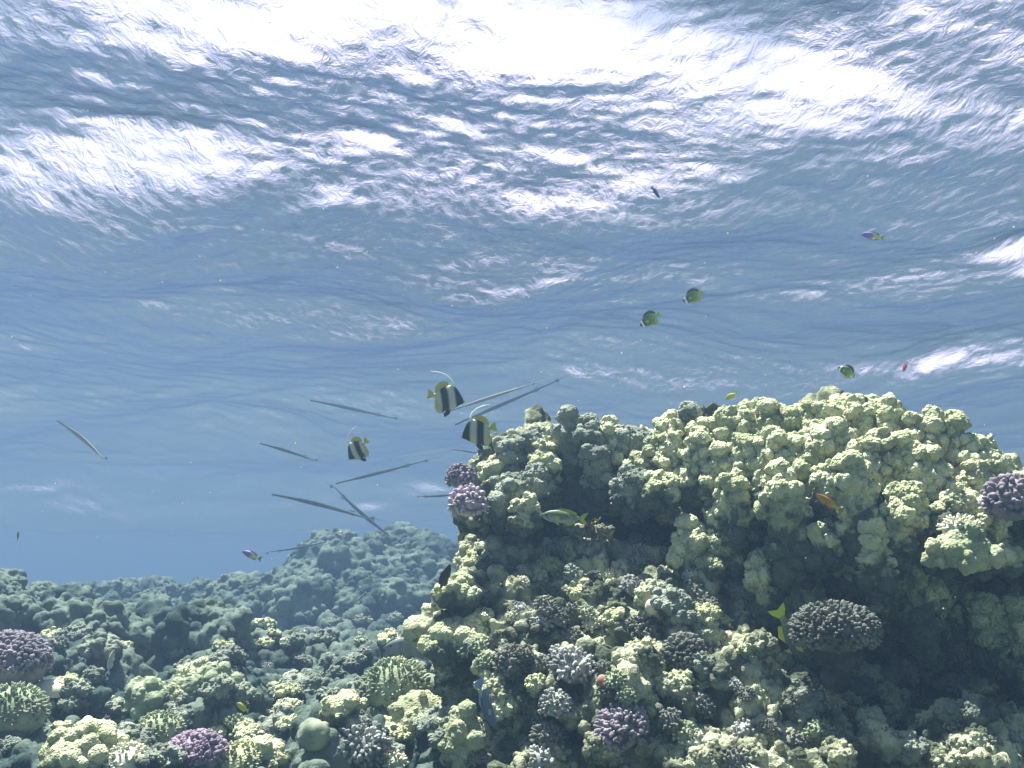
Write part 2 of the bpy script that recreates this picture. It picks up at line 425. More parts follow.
# ------------------------------------------------------------------ coral shapes
def ico(sub):
    bm = bmesh.new(); bmesh.ops.create_icosphere(bm, subdivisions=sub, radius=1)
    V = np.array([v.co[:] for v in bm.verts]); Fq = np.array([[v.index for v in f.verts] for f in bm.faces]); bm.free()
    return V, Fq
ICO = {k: ico(k) for k in (2, 3, 4, 5, 6)}
def lumpy(name, rad, stages, sub=6, off=0, flat=.35, warp=.12, top=1.0, twist=0):
    """closed colony: squashed ball, then lobes on lobes; stages = (cell, rlo, rhi, amount)"""
    D, Fq = ICO[sub]
    V = D * np.array(rad)
    z = D[:, 2]
    if top != 1.0:                       # club shape: wider or narrower towards the top
        k = 1 + (top - 1) * (z * .5 + .5); V[:, 0] *= k; V[:, 1] *= k
    V[:, 2] = np.where(V[:, 2] < -flat * rad[2], -flat * rad[2] + (V[:, 2] + flat * rad[2]) * .5, V[:, 2])
    V = V + off * 13.7
    N_ = vnormals(V, Fq); s = min(rad)
    V = V + N_ * (fbm(V, .9 / s, 2, 1) * warp * s)[:, None]
    for i, (cell, lo, hi, am) in enumerate(stages):
        N_ = vnormals(V, Fq); V = V + N_ * (bumps(V, cell, lo, hi, i + 2) * am)[:, None]
    V = V - off * 13.7
    return np_mesh(name, V, Fq)
def dome_dirs(n, zmin, seed):
    g = np.random.default_rng(seed); k = np.arange(n * 2)
    z = 1 - (1 - zmin) * (k + .5) / (n * 2) ; ph = k * 2.39996 + g.normal(0, .25, n * 2)
    sel = g.permutation(n * 2)[:n] if False else np.arange(0, n * 2, 2)
    z = z[sel] + g.normal(0, .02, n); z = np.clip(z, -1, 1); ph = ph[sel] * 1.0 + np.arange(n) * 2.39996
    s = np.sqrt(1 - z * z)
    return np.stack([s * np.cos(ph), s * np.sin(ph), z], 1), g
def branchy(name, rad, n, blen, brad, seed=0, zmin=-.15, fork=1, sub=3, knob=.35, core=.72):
    """bush of stubby radiating branches with swollen warty tips"""
    D, g = dome_dirs(n, zmin, seed)
    Vs, Fs, b = [], [], 0
    B, Bf = ICO[sub]
    cV = ICO[4][0] * np.array(rad) * core; Vs.append(cV); Fs.append(ICO[4][1]); b = len(cV)
    for i in range(n):
        d = D[i] + g.normal(0, .12, 3); d /= np.linalg.norm(d)
        for f_ in range(fork):
            e = d + g.normal(0, .30 if fork > 1 else .0, 3); e /= np.linalg.norm(e)
            L_ = blen * g.uniform(.75, 1.2); r_ = brad * g.uniform(.75, 1.25)
            a = np.array([0, 0, 1.0]) if abs(e[2]) < .9 else np.array([1.0, 0, 0])
            u = np.cross(e, a); u /= np.linalg.norm(u); v = np.cross(e, u)
            t = B[:, 2] * .5 + .5
            wdt = r_ * (.62 + knob * t * t * 1.6)
            el = g.uniform(.7, 1.3)
            P = np.array(rad) * d * core + (B[:, 0] * wdt * el)[:, None] * u + (B[:, 1] * wdt / el)[:, None] * v + (t * L_ - .25 * L_)[:, None] * e
            P = P + g.normal(0, .0, 3)
            Vs.append(P); Fs.append(Bf + b); b += len(P)
    V = np.concatenate(Vs); Fq = np.concatenate(Fs)
    N_ = vnormals(V, Fq)
    V = V + N_ * (bumps(V + seed, brad * 1.1, brad * .3, brad * .6, 1) * .7)[:, None]
    return np_mesh(name, V, Fq)
def fingers(name, rad, n, blen, brad, seed=0):
    """dome packed with short upright ridged fingers"""
    return branchy(name, rad, n, blen, brad, seed, zmin=0.0, sub=2, knob=.1, core=.9)

def place(mesh, name, mat, px, py, label, cat, group=None, s=1.0, out=0.0, up=None, spin=None, tilt=.3, objs=None, d=None):
    h = hit(px, py, objs) if d is None else None
    if h is None:
        if d is None: return None
        p, nrm = at(px, py, d), Vector((0, -.4, 1))
    else: p, nrm = h
    z = (Vector((0, 0, 1)) * (1 - tilt) + nrm * tilt).normalized() if up is None else Vector(up).normalized()
    q = z.to_track_quat('Z', 'Y') @ Quaternion((0, 0, 1), random.uniform(0, 6.28) if spin is None else spin)
    o = link(name, mesh, mat)
    o.location = p + z * out * s
    o.rotation_mode = 'QUATERNION'; o.rotation_quaternion = q; o.scale = (s, s, s)
    return tag(o, label, cat, group)

# --- columns of knobby coral standing along the crest
COLH = [.05, .075, .11, .15, .20]
COL = [lumpy('knobbly_column', (.032 + .006 * (i % 3), .034, COLH[i // 3]), [(.040, .012, .026, 1.0), (.018, .004, .010, .7), (.010, .003, .006, .6)], 6, i + 1, flat=.95, warp=.4, top=1.5) for i in range(15)]
def pick(h, k):
    j = min(range(5), key=lambda q: abs(COLH[q] - h)); return j * 3 + k % 3, COLH[j]
HEAD = [lumpy('knobbly_head', (.10 + .02 * (i % 3), .09, .07 + .015 * (i % 2)), [(.048, .014, .032, 1.0), (.020, .005, .012, .7), (.010, .003, .006, .6)], 6, i + 21, flat=.4, warp=.3) for i in range(7)]
def unique(m, mat):
    """a mesh that gets its own material copy of the shape data"""
    c = m.copy(); c.materials.clear(); c.materials.append(mat); return c
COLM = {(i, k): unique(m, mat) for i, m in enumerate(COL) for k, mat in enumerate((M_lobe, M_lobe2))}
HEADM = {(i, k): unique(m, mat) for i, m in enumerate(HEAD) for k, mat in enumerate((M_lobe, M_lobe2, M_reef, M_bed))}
def free(mesh, name, p, z, s, spin, label, cat, group):
    o = link(name, mesh, None); o.location = p; o.rotation_mode = 'QUATERNION'
    o.rotation_quaternion = Vector(z).normalized().to_track_quat('Z', 'Y') @ Quaternion((0, 0, 1), spin)
    o.scale = s if isinstance(s, tuple) else (s, s, s)
    return tag(o, label, cat, group)
# crest profile of the photograph: pixel x, pixel y of the column top, distance, height scale
crest = [(494, 452, 3.18, .8), (512, 432, 3.2, .9), (532, 424, 3.22, 1), (549, 422, 3.22, .9), (571, 413, 3.2, 1.1), (590, 416, 3.18, 1.1), (609, 416, 3.2, 1.05),
         (628, 424, 3.2, .9), (641, 422, 3.25, .7), (664, 408, 3.1, 1.1), (684, 404, 3.1, 1.0), (706, 406, 3.05, .9), (722, 404, 3.0, 1.0), (741, 404, 3.0, 1),
         (763, 402, 2.95, 1), (783, 404, 2.93, 1), (805, 401, 2.9, 1), (827, 394, 2.9, 1.05), (858, 396, 2.87, 1.1), (880, 402, 2.85, .95), (903, 404, 2.82, .95),
         (925, 409, 2.8, .9), (944, 420, 2.78, .9), (964, 430, 2.76, .9), (984, 440, 2.74, .9), (1000, 458, 2.72, .9), (1020, 472, 2.7, .9)]
words = ['first', 'second', 'third', 'fourth', 'fifth', 'sixth', 'seventh', 'eighth', 'ninth', 'tenth', 'eleventh', 'twelfth', 'thirteenth', 'fourteenth', 'fifteenth',
         'sixteenth', 'seventeenth', 'eighteenth', 'nineteenth', 'twentieth', 'twenty-first', 'twenty-second', 'twenty-third', 'twenty-fourth', 'twenty-fifth', 'twenty-sixth', 'twenty-seventh']
GC = 'knobbly coral columns along the crest of the reef'
for i, (px, py, d, hs) in enumerate(crest):
    k7, hh = pick(((500 if px < 700 else 525 + 14 * math.sin(i * 1.7)) - py) / F * d / 2, i)
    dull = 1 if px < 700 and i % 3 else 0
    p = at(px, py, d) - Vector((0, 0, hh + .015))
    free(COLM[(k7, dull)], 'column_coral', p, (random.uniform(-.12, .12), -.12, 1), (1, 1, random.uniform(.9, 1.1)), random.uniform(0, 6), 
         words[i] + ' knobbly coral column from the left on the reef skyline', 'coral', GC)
# lower ranks in front of the crest
front = [(546, 440, 3.12, .9), (598, 440, 3.1, 1.1), (640, 448, 3.1, 1.1), (632, 468, 2.95, .8), (658, 474, 2.9, .9), (530, 470, 3.05, .8),
         (676, 430, 3.0, 1), (700, 434, 2.95, 1), (722, 440, 2.9, 1.2), (745, 436, 2.88, 1.1), (768, 434, 2.82, 1.0), (790, 426, 2.82, 1), (812, 432, 2.76, 1.1), (838, 424, 2.76, 1),
         (860, 428, 2.72, 1), (884, 424, 2.74, 1), (908, 432, 2.7, 1), (930, 440, 2.66, 1), (952, 450, 2.66, 1), (975, 462, 2.64, 1), (735, 470, 2.8, 1.2), (760, 476, 2.76, .9),
         (786, 468, 2.7, 1.2), (808, 458, 2.68, 1.1), (832, 462, 2.64, 1.2), (856, 456, 2.62, 1.2), (880, 462, 2.6, 1.2), (904, 478, 2.58, 1.1), (930, 474, 2.57, 1.1), (955, 490, 2.55, 1.1), (985, 490, 2.55, 1.0),
         (775, 505, 2.72, 1), (722, 500, 2.85, 1.0), (842, 500, 2.62, .8), (866, 506, 2.62, .9), (690, 470, 2.95, 1.0), (508, 478, 3.05, .8), (524, 500, 2.95, .9), (496, 495, 3.0, .8)]
fl = ['upper left of the reef above the cave mouth', 'above the spotted fish', 'middle of the reef top', 'right half of the reef top', 'upper right of the reef above the orange fish']
front = [q for i, q in enumerate(front) if not (q[1] > 446 and q[0] > 700 and i % 5 in (1, 3))]
for i, (px, py, d, hs) in enumerate(front):
    k7, hh = pick(max((512 if px < 700 else 560 + 30 * math.sin(i * 2.3)) - py, 34) / F * d / 2, i)
    zone = fl[0] if px < 560 else fl[1] if px < 660 else fl[2] if px < 760 else fl[3] if py < 455 else fl[4]
    p = at(px, py, d) - Vector((0, 0, hh)) + Vector((0, .03, 0))
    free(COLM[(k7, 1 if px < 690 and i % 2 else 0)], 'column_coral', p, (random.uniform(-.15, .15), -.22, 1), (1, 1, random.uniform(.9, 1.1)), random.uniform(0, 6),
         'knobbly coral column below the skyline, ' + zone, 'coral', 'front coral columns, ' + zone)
# rounded heads filling the sunlit shoulder on the right
for i in range(44):
    px = random.uniform(745, 990); py = 408 + max(0, (px - 880)) * .42 + random.uniform(5, 38)
    o = place(HEADM[(i % 7, 0)], 'coral_head', None, px, py, 'rounded knobbly pale coral head on the sunlit shoulder of the reef', 'coral', 'coral heads on the sunlit shoulder', s=random.uniform(.4, .65), objs=(reef,), tilt=.5)

low = [(722, 528, 2.86), (762, 548, 2.80), (798, 562, 2.86), (846, 545, 2.80), (884, 562, 2.84), (915, 545, 2.72), (940, 590, 2.8), (985, 590, 2.75), (1012, 598, 2.75), (822, 520, 2.68), (872, 512, 2.62), (690, 520, 2.9)]
for i, (px, py, d) in enumerate(low):
    k7, hh = pick(.09 + .03 * (i % 3), i)
    free(COLM[(k7, 0)], 'column_coral', at(px, py, d) - Vector((0, 0, hh)), (random.uniform(-.15, .15), -.25, 1), 1.0, random.uniform(0, 6), 'knobbly coral column hanging low over the dark recess on the right', 'coral', 'low columns over the dark recess')
M_dark = coral_mat('dark_turf_rock', (.03, .035, .03), (.07, .08, .065), (.02, .025, .02), 14, 90, .8)
# --- single colonies one can point to
def K(gen, *a, **k): return gen(*a, **k)
m = branchy('cauliflower_coral', (.052, .052, .045), 150, .016, .0052, 1, zmin=-.5)
place(m, 'cauliflower_coral', M_purple, 461, 478, 'mauve cauliflower coral at the left edge of the reef, above the pink one', 'coral', None, d=3.0)
m = branchy('cauliflower_coral', (.060, .060, .055), 130, .020, .0066, 2, zmin=-.6)
place(m, 'cauliflower_coral', M_pink, 468, 503, 'pink cauliflower coral at the left edge of the reef below the mauve one', 'coral', None, d=2.92)
m = branchy('cauliflower_coral', (.075, .075, .07), 150, .022, .0072, 3, zmin=-.6)
place(m, 'cauliflower_coral', M_purple, 1012, 500, 'purple cauliflower coral high on the right edge of the reef', 'coral', None, d=2.42)
# lobed colony with a fingered cap
root = bpy.data.objects.new('lobed_colony', None); C.objects.link(root); root.location = at(960, 553, 2.42)
tag(root, 'pale lobed coral with a cap of fine fingers jutting from the shaded right wall', 'coral')
lb = link('lobes', lumpy('lobes', (.070, .055, .045), [(.042, .011, .026, 1.25), (.018, .004, .010, .6)], 6, 41, flat=.6, warp=.35), M_solid, root)
cp = link('finger_cap', branchy('finger_cap', (.062, .05, .035), 90, .016, .0042, 8, zmin=0.0, sub=2, knob=.1), M_pale, root); cp.location = (.012, .01, .058)
m = lumpy('coral_head', (.045, .04, .035), [(.035, .012, .022, .9)], 5, 43, warp=.2)
place(m, 'coral_head', M_lobe, 1008, 562, 'small knobbly pale coral right of the finger-capped colony', 'coral', None, d=2.42)
# big slate table-like bush in the shade
root = bpy.data.objects.new('bush_coral', None); C.objects.link(root); root.location = at(835, 630, 2.50)
tag(root, 'large slate grey bush coral on a stalk in front of the dark recess', 'coral')
cr = link('branches', branchy('branches', (.112, .095, .064), 700, .024, .0054, 12, zmin=-.6, core=.86), M_grey, root)
stv, stf = ICO[5]; sv = stv * np.array((.05, .05, .10)); sv = sv * (1 - .3 * (sv[:, 2:3] < 0)); N_ = vnormals(sv, stf); sv = sv + N_ * (bumps(sv + 3, .05, .01, .03, 2) * .8)[:, None]
sk = link('stalk', np_mesh('stalk', sv, stf), M_dark, root); sk.location = (.01, .03, -.085)
for px, py, r, mt, lb_, n in ((685, 648, .055, M_grey, 'dark grey dome-shaped bush coral left of the large bush coral', 150), (641, 628, .05, M_grey, 'dark grey bush coral just below the small white ball', 120),
     (572, 662, .055, M_blue, 'lilac white bush coral on the lower left of the reef', 90), (556, 700, .04, M_blue, 'small bluish bush coral under the lilac white one', 70), (512, 658, .05, M_grey, 'slate bush coral near the left edge of the lower reef', 110),
     (624, 722, .062, M_purple, 'violet bush coral low on the reef near the bottom of the photo', 170), (548, 735, .045, M_grey, 'grey bush coral at the bottom left of the violet one', 90), (735, 585, .04, M_grey, 'small bush coral left of and above the big shaded bush coral', 80),
     (360, 738, .075, M_blue, 'whitish warty bush coral between the smooth dome and the lobed green coral', 110), (765, 545, .03, M_blue, 'tiny pale bush coral on the face under the columns', 50), (640, 552, .04, M_blue, 'lilac tipped bush coral at the lip of the cave', 60)):
    m = branchy('bush_coral', (r, r, r * .8), int(n * 1.5), r * .42, r * .095, int(px), zmin=-.3, core=.8)
    place(m, 'bush_coral', mt, px, py + r * F / 2.6 * .5, lb_, 'coral', None, out=r * .25, tilt=.45)
ball = lumpy('ball_coral', (.021, .021, .022), [(.5, .001, .002, 0)], 4, 3, flat=.99, warp=.08)
place(ball, 'ball_coral', M_pale, 653, 612, 'small smooth white ball on the reef face', 'coral', None, out=.018, tilt=.4)
m = lumpy('sponge', (.018, .012, .02), [(.02, .005, .01, .6)], 4, 5, flat=.9)
place(m, 'sponge', M_rose, 573, 588, 'little rose red sponge on the left of the reef face', 'sponge', None, out=.01)
m = lumpy('sponge', (.016, .014, .016), [(.02, .005, .01, .6)], 4, 6, flat=.9)
place(m, 'sponge', M_rose, 603, 685, 'little rose red sponge just above the violet bush coral', 'sponge', None, out=.01)
m = branchy('fire_coral', (.03, .03, .05), 26, .045, .0055, 31, zmin=.0, knob=.1, core=.5)
place(m, 'fire_coral', M_yell, 592, 530, 'yellowish branching fire coral behind the spotted fish tail', 'coral', None, out=.02)
# left foreground
m = branchy('cauliflower_coral', (.15, .13, .10), 800, .020, .0072, 51, zmin=-.1, core=.93, sub=2)
place(m, 'cauliflower_coral', M_purple, 8, 672, 'broad violet dome coral at the left edge of the photo', 'coral', None, out=.03, s=1.0, tilt=.1)
v, f = ICO[5]; pv_ = v * np.array((.068, .06, .045)); pv_[:, 2] = np.where(pv_[:, 2] < -.008, -.008 + (pv_[:, 2] + .008) * .15, pv_[:, 2])
place(np_mesh('smooth_dome', pv_, f), 'smooth_dome', M_pale, 49, 702, 'bright smooth cap-shaped coral on the left slope', 'coral', None, out=.03, up=(0.05, -.05, 1))
m = fingers('finger_dome', (.12, .11, .09), 330, .02, .0052, 53)
place(m, 'finger_dome', M_green, 12, 720, 'green fingered dome coral below the bright cap at the left edge', 'coral', None, out=.02, tilt=.1)
m = fingers('finger_dome', (.115, .10, .10), 380, .02, .0050, 54)
place(m, 'finger_dome', M_green, 396, 695, 'green dome coral packed with short fingers under the grey fish', 'coral', None, out=.015, tilt=.1)
m = lumpy('smooth_dome', (.062, .06, .05), [(.6, .001, .002, 0)], 5, 55, warp=.08)
place(m, 'smooth_dome', M_sand, 425, 692, 'smooth olive dome coral right of the fingered dome', 'coral', None, out=.01, tilt=.2)
m = lumpy('smooth_dome', (.045, .04, .042), [(.03, .004, .012, .35)], 5, 57, warp=.2, flat=.8)
place(m, 'smooth_dome', M_sand, 316, 742, 'smooth egg-shaped coral near the bottom of the photo', 'coral', None, out=.02, tilt=.2)
m = lumpy('lobed_colony', (.10, .09, .11), [(.052, .014, .029, 1.15), (.022, .005, .011, .6)], 6, 58, flat=.8, warp=.2)
place(m, 'lobed_colony', M_solid, 415, 735, 'yellow green lobed coral below the smooth olive dome', 'coral', None, out=.02, tilt=.1)
m = lumpy('lobed_colony', (.05, .05, .10), [(.045, .016, .026, .95), (.02, .005, .011, .6)], 6, 59, flat=.9, warp=.2)
place(m, 'lobed_colony', M_solid, 464, 752, 'whitish lobed finger coral at the foot of the near reef', 'coral', None, out=.02, tilt=.1)
for px, py, r, kind, mt, lb_ in ((160, 735, .07, 0, M_green, 'small ridged green dome left of the mauve brown coral'), (196, 760, .10, 1, M_brown, 'mauve brown bush coral at the bottom of the photo'),
     (238, 768, .075, 0, M_lobe, 'olive ridged dome right of the mauve brown coral'), (84, 762, .10, 2, M_lobe, 'pale knobbly mound in the bottom left corner'), (126, 768, .065, 0, M_pale, 'pale fingered dome beside the knobbly corner mound'),
     (278, 738, .07, 2, M_lobe2, 'dull lobed coral left of the smooth egg-shaped coral'), (262, 765, .06, 2, M_lobe, 'low lobed coral at the bottom edge under the dull lobed one'), (150, 702, .07, 2, M_green, 'green knobbly coral above the small ridged dome'),
     (300, 700, .08, 2, M_lobe2, 'upright lobed coral in the dip before the middle mound'), (345, 715, .06, 2, M_lobe, 'pale lobed coral behind the whitish warty bush'), (98, 655, .08, 2, M_lobe2, 'knobbly coral right of the broad violet dome'),
     (210, 690, .09, 2, M_green, 'green lobed mound in the middle of the left slope'), (455, 600, .05, 2, M_lobe, 'lobed coral on the left edge of the reef by the dark fish'), (463, 560, .05, 2, M_lobe, 'lobed coral on the left edge above the dark fish'),
     (452, 650, .07, 2, M_lobe, 'pale lobed coral where the near reef meets the left slope'), (500, 560, .06, 2, M_lobe2, 'dull lobed coral left below the spotted fish')):
    if kind == 0: m = fingers('finger_dome', (r, r, r * .75), 200, .014, .0045, int(px))
    elif kind == 1: m = branchy('bush_coral', (r * .85, r * .85, r * .6), 480, .018, .0058, int(px), zmin=-.1, core=.9, sub=2)
    else: m = lumpy('lobed_colony', (r, r * .9, r * .85), [(.05, .017, .033, .9), (.022, .006, .012, .5)], 6, px, flat=.6, warp=.3)
    place(m, ('finger_dome', 'bush_coral', 'lobed_colony')[kind], mt, px, py, lb_, 'coral', None, out=.012, tilt=.2)

# --- the many small colonies that cover the rock
BUSH = [branchy('small_bush_coral', (.036, .034, .026), 46, .014, .0042, 70 + i, zmin=-.1, sub=2) for i in range(5)]
BUSHM = {(i, k): unique(m_, mt) for i, m_ in enumerate(BUSH) for k, mt in enumerate((M_blue, M_grey, M_green, M_pale, M_bed))}
zones = [((450, 700), (548, 640), 45, 'on the ledge and face under the cave'), ((445, 700), (640, 765), 60, 'on the lower left foot of the near reef'),
         ((690, 800), (520, 650), 22, 'on the face left of the big shaded bush coral'), ((700, 1020), (665, 765), 55, 'on the ledge at the bottom right'),
         ((700, 1020), (560, 660), 40, 'on the dark wall at the right'), ((560, 700), (500, 545), 10, 'inside the mouth of the cave')]
for (xa, xb), (ya, yb), cnt, wh in zones:
    for i in range(cnt):
        px, py = random.uniform(xa, xb), random.uniform(ya, yb); t = random.random()
        if 770 < px < 900 and 590 < py < 665: continue
        if t < .45:
            place(BUSHM[(i % 5, random.choice((0, 1, 1, 2, 3)))], 'small_bush_coral', None, px, py, 'small branching coral tuft ' + wh, 'coral', 'branching tufts ' + wh, s=random.uniform(.6, 1.1), tilt=.5, objs=(reef,))
        else:
            place(HEADM[(i % 7, random.choice((0, 1, 2, 2)))], 'coral_head', None, px, py, 'small knobbly coral head ' + wh, 'coral', 'knobbly heads ' + wh, s=random.uniform(.25, .5), tilt=.6, objs=(reef,))
zones = [((0, 150), (600, 700), 30, 'on the shaded slope at the far left'), ((0, 470), (690, 765), 62, 'in the foreground of the left slope'), ((170, 450), (612, 700), 95, 'on the middle mound of the left slope')]
for (xa, xb), (ya, yb), cnt, wh in zones:
    for i in range(cnt):
        px, py = random.uniform(xa, xb), random.uniform(ya, yb)
        if random.random() < .25:
            place(BUSHM[(i % 5, random.choice((0, 1, 2, 3)))], 'small_bush_coral', None, px, py, 'small branching coral tuft ' + wh, 'coral', 'branching tufts ' + wh, s=random.uniform(.7, 1.2), tilt=.3, objs=(bed,))
        else:
            place(HEADM[(i % 7, random.choice((0, 1, 1)))], 'coral_head', None, px, py, 'small knobbly coral head ' + wh, 'coral', 'knobbly heads ' + wh, s=random.uniform(.25, .55), tilt=.3, objs=(bed,))

# far growth fading into the blue: too much and too small to count
HLO = [lumpy('far_growth', (.10 + .02 * (i % 3), .09, .07 + .015 * (i % 2)), [(.048, .014, .032, 1.0), (.020, .005, .012, .6)], 5, i + 61, flat=.4, warp=.35) for i in range(5)]
hlo = []
for m_ in HLO:
    v_ = np.empty(len(m_.vertices) * 3, np.float32); m_.vertices.foreach_get('co', v_); hlo.append(v_.reshape(-1, 3))
far_zones = [((285, 450), (540, 608), 80, 1.3, 2.4), ((225, 300), (585, 620), 24, 1.1, 1.8), ((60, 225), (588, 640), 60, .9, 1.6), ((0, 60), (565, 625), 26, .7, 1.2)]
Vs, Fs, b = [], [], 0
for (xa, xb), (ya, yb), cnt, sa, sb in far_zones:
    for i in range(cnt):
        h = hit(random.uniform(xa, xb), random.uniform(ya, yb), (bed,))
        if h is None or h[0].length < 4.5: continue
        z = (Vector((0, 0, 1)) * .65 + h[1] * .35).normalized(); q = (z.to_track_quat('Z', 'Y') @ Quaternion((0, 0, 1), random.uniform(0, 6.28))).to_matrix()
        v_ = hlo[i % 5] @ (np.array(q) * random.uniform(sa, sb)).T + np.array(h[0]); Vs.append(v_); Fs.append(ICO[5][1] + b); b += len(v_)
tag(link('far_coral_growth', np_mesh('far_coral_growth', np.concatenate(Vs), np.concatenate(Fs)), M_bed), 'hazy blue green coral growth covering the far mounds and ridge', None, kind='stuff')

# drifting specks in the water
g = np.random.default_rng(77); bm = bmesh.new()
for i in range(130):
    d = g.uniform(.9, 4.0); p = at(g.uniform(-100, 1124), g.uniform(-60, 620), d)
    bmesh.ops.create_icosphere(bm, subdivisions=1, radius=g.uniform(.0006, .0013) * (d ** .5), matrix=Matrix.Translation(p))
pm = bpy.data.meshes.new('drifting_specks'); bm.to_mesh(pm); bm.free()
tag(link('drifting_specks', pm, M_pale), 'tiny pale specks drifting in the open water', None, kind='stuff')
# ------------------------------------------------------------------ fish
def fish_mat(name, stops, c_fin=None, spots=None, shear=0.0, rough=.45, axis='X', belly=None):
    """colours along the body (x from nose 1 to tail 0, bands may lean by shear)"""
    m, n, N, L = new_mat(name)
    tc = N.new('ShaderNodeTexCoord'); sp = N.new('ShaderNodeSeparateXYZ'); L.new(tc.outputs['Object'], sp.inputs[0])
    ma = N.new('ShaderNodeMath'); ma.operation = 'MULTIPLY_ADD'; ma.inputs[1].default_value = shear
    L.new(sp.outputs[2], ma.inputs[0]); L.new(sp.outputs[0], ma.inputs[2])
    ad = N.new('ShaderNodeMath'); ad.operation = 'ADD'; ad.inputs[1].default_value = .5; L.new(ma.outputs[0], ad.inputs[0])
    r = N.new('ShaderNodeValToRGB')
    while len(r.color_ramp.elements) < len(stops): r.color_ramp.elements.new(.5)
    for e, (p, c) in zip(r.color_ramp.elements, stops): e.position = p; e.color = (*c, 1)
    L.new(ad.outputs[0], r.inputs[0]); col = r.outputs[0]
    if belly:
        rb = N.new('ShaderNodeValToRGB'); rb.color_ramp.elements[0].position = .42; rb.color_ramp.elements[1].position = .55
        a2 = N.new('ShaderNodeMath'); a2.operation = 'ADD'; a2.inputs[1].default_value = .5; L.new(sp.outputs[2], a2.inputs[0]); L.new(a2.outputs[0], rb.inputs[0])
        mx = N.new('ShaderNodeMix'); mx.data_type = 'RGBA'; L.new(rb.outputs[0], mx.inputs[0]); mx.inputs[6].default_value = (*belly, 1); L.new(col, mx.inputs[7]); col = mx.outputs[2]
    if spots:
        sc_, cs, sz = spots
        vo = N.new('ShaderNodeTexVoronoi'); vo.inputs['Scale'].default_value = sc_; vo.inputs['Randomness'].default_value = .25; L.new(tc.outputs['Object'], vo.inputs['Vector'])
        lt = N.new('ShaderNodeMath'); lt.operation = 'LESS_THAN'; lt.inputs[1].default_value = sz; L.new(vo.outputs[0], lt.inputs[0])
        mx = N.new('ShaderNodeMix'); mx.data_type = 'RGBA'; L.new(lt.outputs[0], mx.inputs[0]); L.new(col, mx.inputs[6]); mx.inputs[7].default_value = (*cs, 1); col = mx.outputs[2]
    b = N.new('ShaderNodeBsdfPrincipled'); b.inputs['Roughness'].default_value = rough; b.inputs['Specular IOR Level'].default_value = .3
    L.new(col, b.inputs['Base Color']); o = N.new('ShaderNodeOutputMaterial'); L.new(b.outputs[0], o.inputs[0])
    return m
def flat(name, c): return fish_mat(name, [(0, c), (1, c)])
def body_mesh(name, prof, wid=.16, bend=0.0, n=28, k=18):
    """loft: prof = (x, z_top, z_bottom) from tail (-.5) to nose (.5); unit length"""
    xs = np.linspace(prof[0][0], prof[-1][0], n); px = [p[0] for p in prof]
    zt = np.interp(xs, px, [p[1] for p in prof]); zb = np.interp(xs, px, [p[2] for p in prof])
    ker = np.array([1, 2, 1]) / 4
    for _ in range(2):
        zt[1:-1] = np.convolve(zt, ker, 'valid'); zb[1:-1] = np.convolve(zb, ker, 'valid')
    V = []; H = (zt - zb).max()
    for x, t, b_ in zip(xs, zt, zb):
        c = (t + b_) / 2; h = max((t - b_) / 2, .001); u = (x - xs[0]) / (xs[-1] - xs[0])
        wv = wid * .5 * (math.sin(math.pi * min(1, u * .85 + .12)) ** .8) * min(1, (h / (H / 2)) ** .6 + .15)
        for j in range(k):
            a = 2 * math.pi * j / k
            V.append((x, math.copysign(abs(math.cos(a)) ** 1.15, math.cos(a)) * wv + bend * (x * x * 4 - .0) * .25, c + math.sin(a) * h))
    Fq = []
    for i in range(n - 1):
        for j in range(k): Fq.append((i * k + j, (i + 1) * k + j, (i + 1) * k + (j + 1) % k, i * k + (j + 1) % k))
    m = bpy.data.meshes.new(name); m.from_pydata(V, [], Fq + [tuple(range(k)), tuple(range((n - 1) * k, n * k))[::-1]]); m.update()
    for p in m.polygons: p.use_smooth = True
    return m
def fin_mesh(name, pts, y=0.0, th=.008, rot=None):
    """thin fin cut to an outline in the x-z plane, thinner at its edge"""
    bm = bmesh.new(); n = len(pts); cx = sum(p[0] for p in pts) / n; cz = sum(p[1] for p in pts) / n
    ring = [bm.verts.new((p[0], y, p[1])) for p in pts]
    a = bm.verts.new((cx, y + th, cz)); b = bm.verts.new((cx, y - th, cz))
    for i in range(n):
        bm.faces.new((ring[i], ring[(i + 1) % n], a)); bm.faces.new((ring[(i + 1) % n], ring[i], b))
    bmesh.ops.recalc_face_normals(bm, faces=bm.faces)
    m = bpy.data.meshes.new(name); bm.to_mesh(m); bm.free(); return m
def tube_mesh(name, pts, rads, k=8):
    bm = bmesh.new(); rings = []
    for i, p in enumerate(pts):
        p = Vector(p); t = (Vector(pts[min(i + 1, len(pts) - 1)]) - Vector(pts[max(i - 1, 0)])).normalized()
        u = t.cross(Vector((0, 1, 0.01))).normalized(); v = t.cross(u)
        rings.append([bm.verts.new(p + (u * math.cos(6.2832 * j / k) + v * math.sin(6.2832 * j / k)) * rads[i]) for j in range(k)])
    for a, b in zip(rings, rings[1:]):
        for j in range(k): bm.faces.new((a[j], a[(j + 1) % k], b[(j + 1) % k], b[j]))
    bm.faces.new(rings[0][::-1]); bm.faces.new(rings[-1])
    bmesh.ops.recalc_face_normals(bm, faces=bm.faces)
    m = bpy.data.meshes.new(name); bm.to_mesh(m); bm.free()
    for p in m.polygons: p.use_smooth = True
    return m
def eye_mesh(x, z, y, r):
    bm = bmesh.new()
    for s_ in (-1, 1):
        mt = Matrix.Translation((x, s_ * y, z)) @ Matrix.Diagonal((1, .5, 1, 1)); bmesh.ops.create_icosphere(bm, subdivisions=2, radius=r, matrix=mt)
    m = bpy.data.meshes.new('eyes'); bm.to_mesh(m); bm.free(); return m
M_eye = flat('fish_eye', (.01, .01, .012))
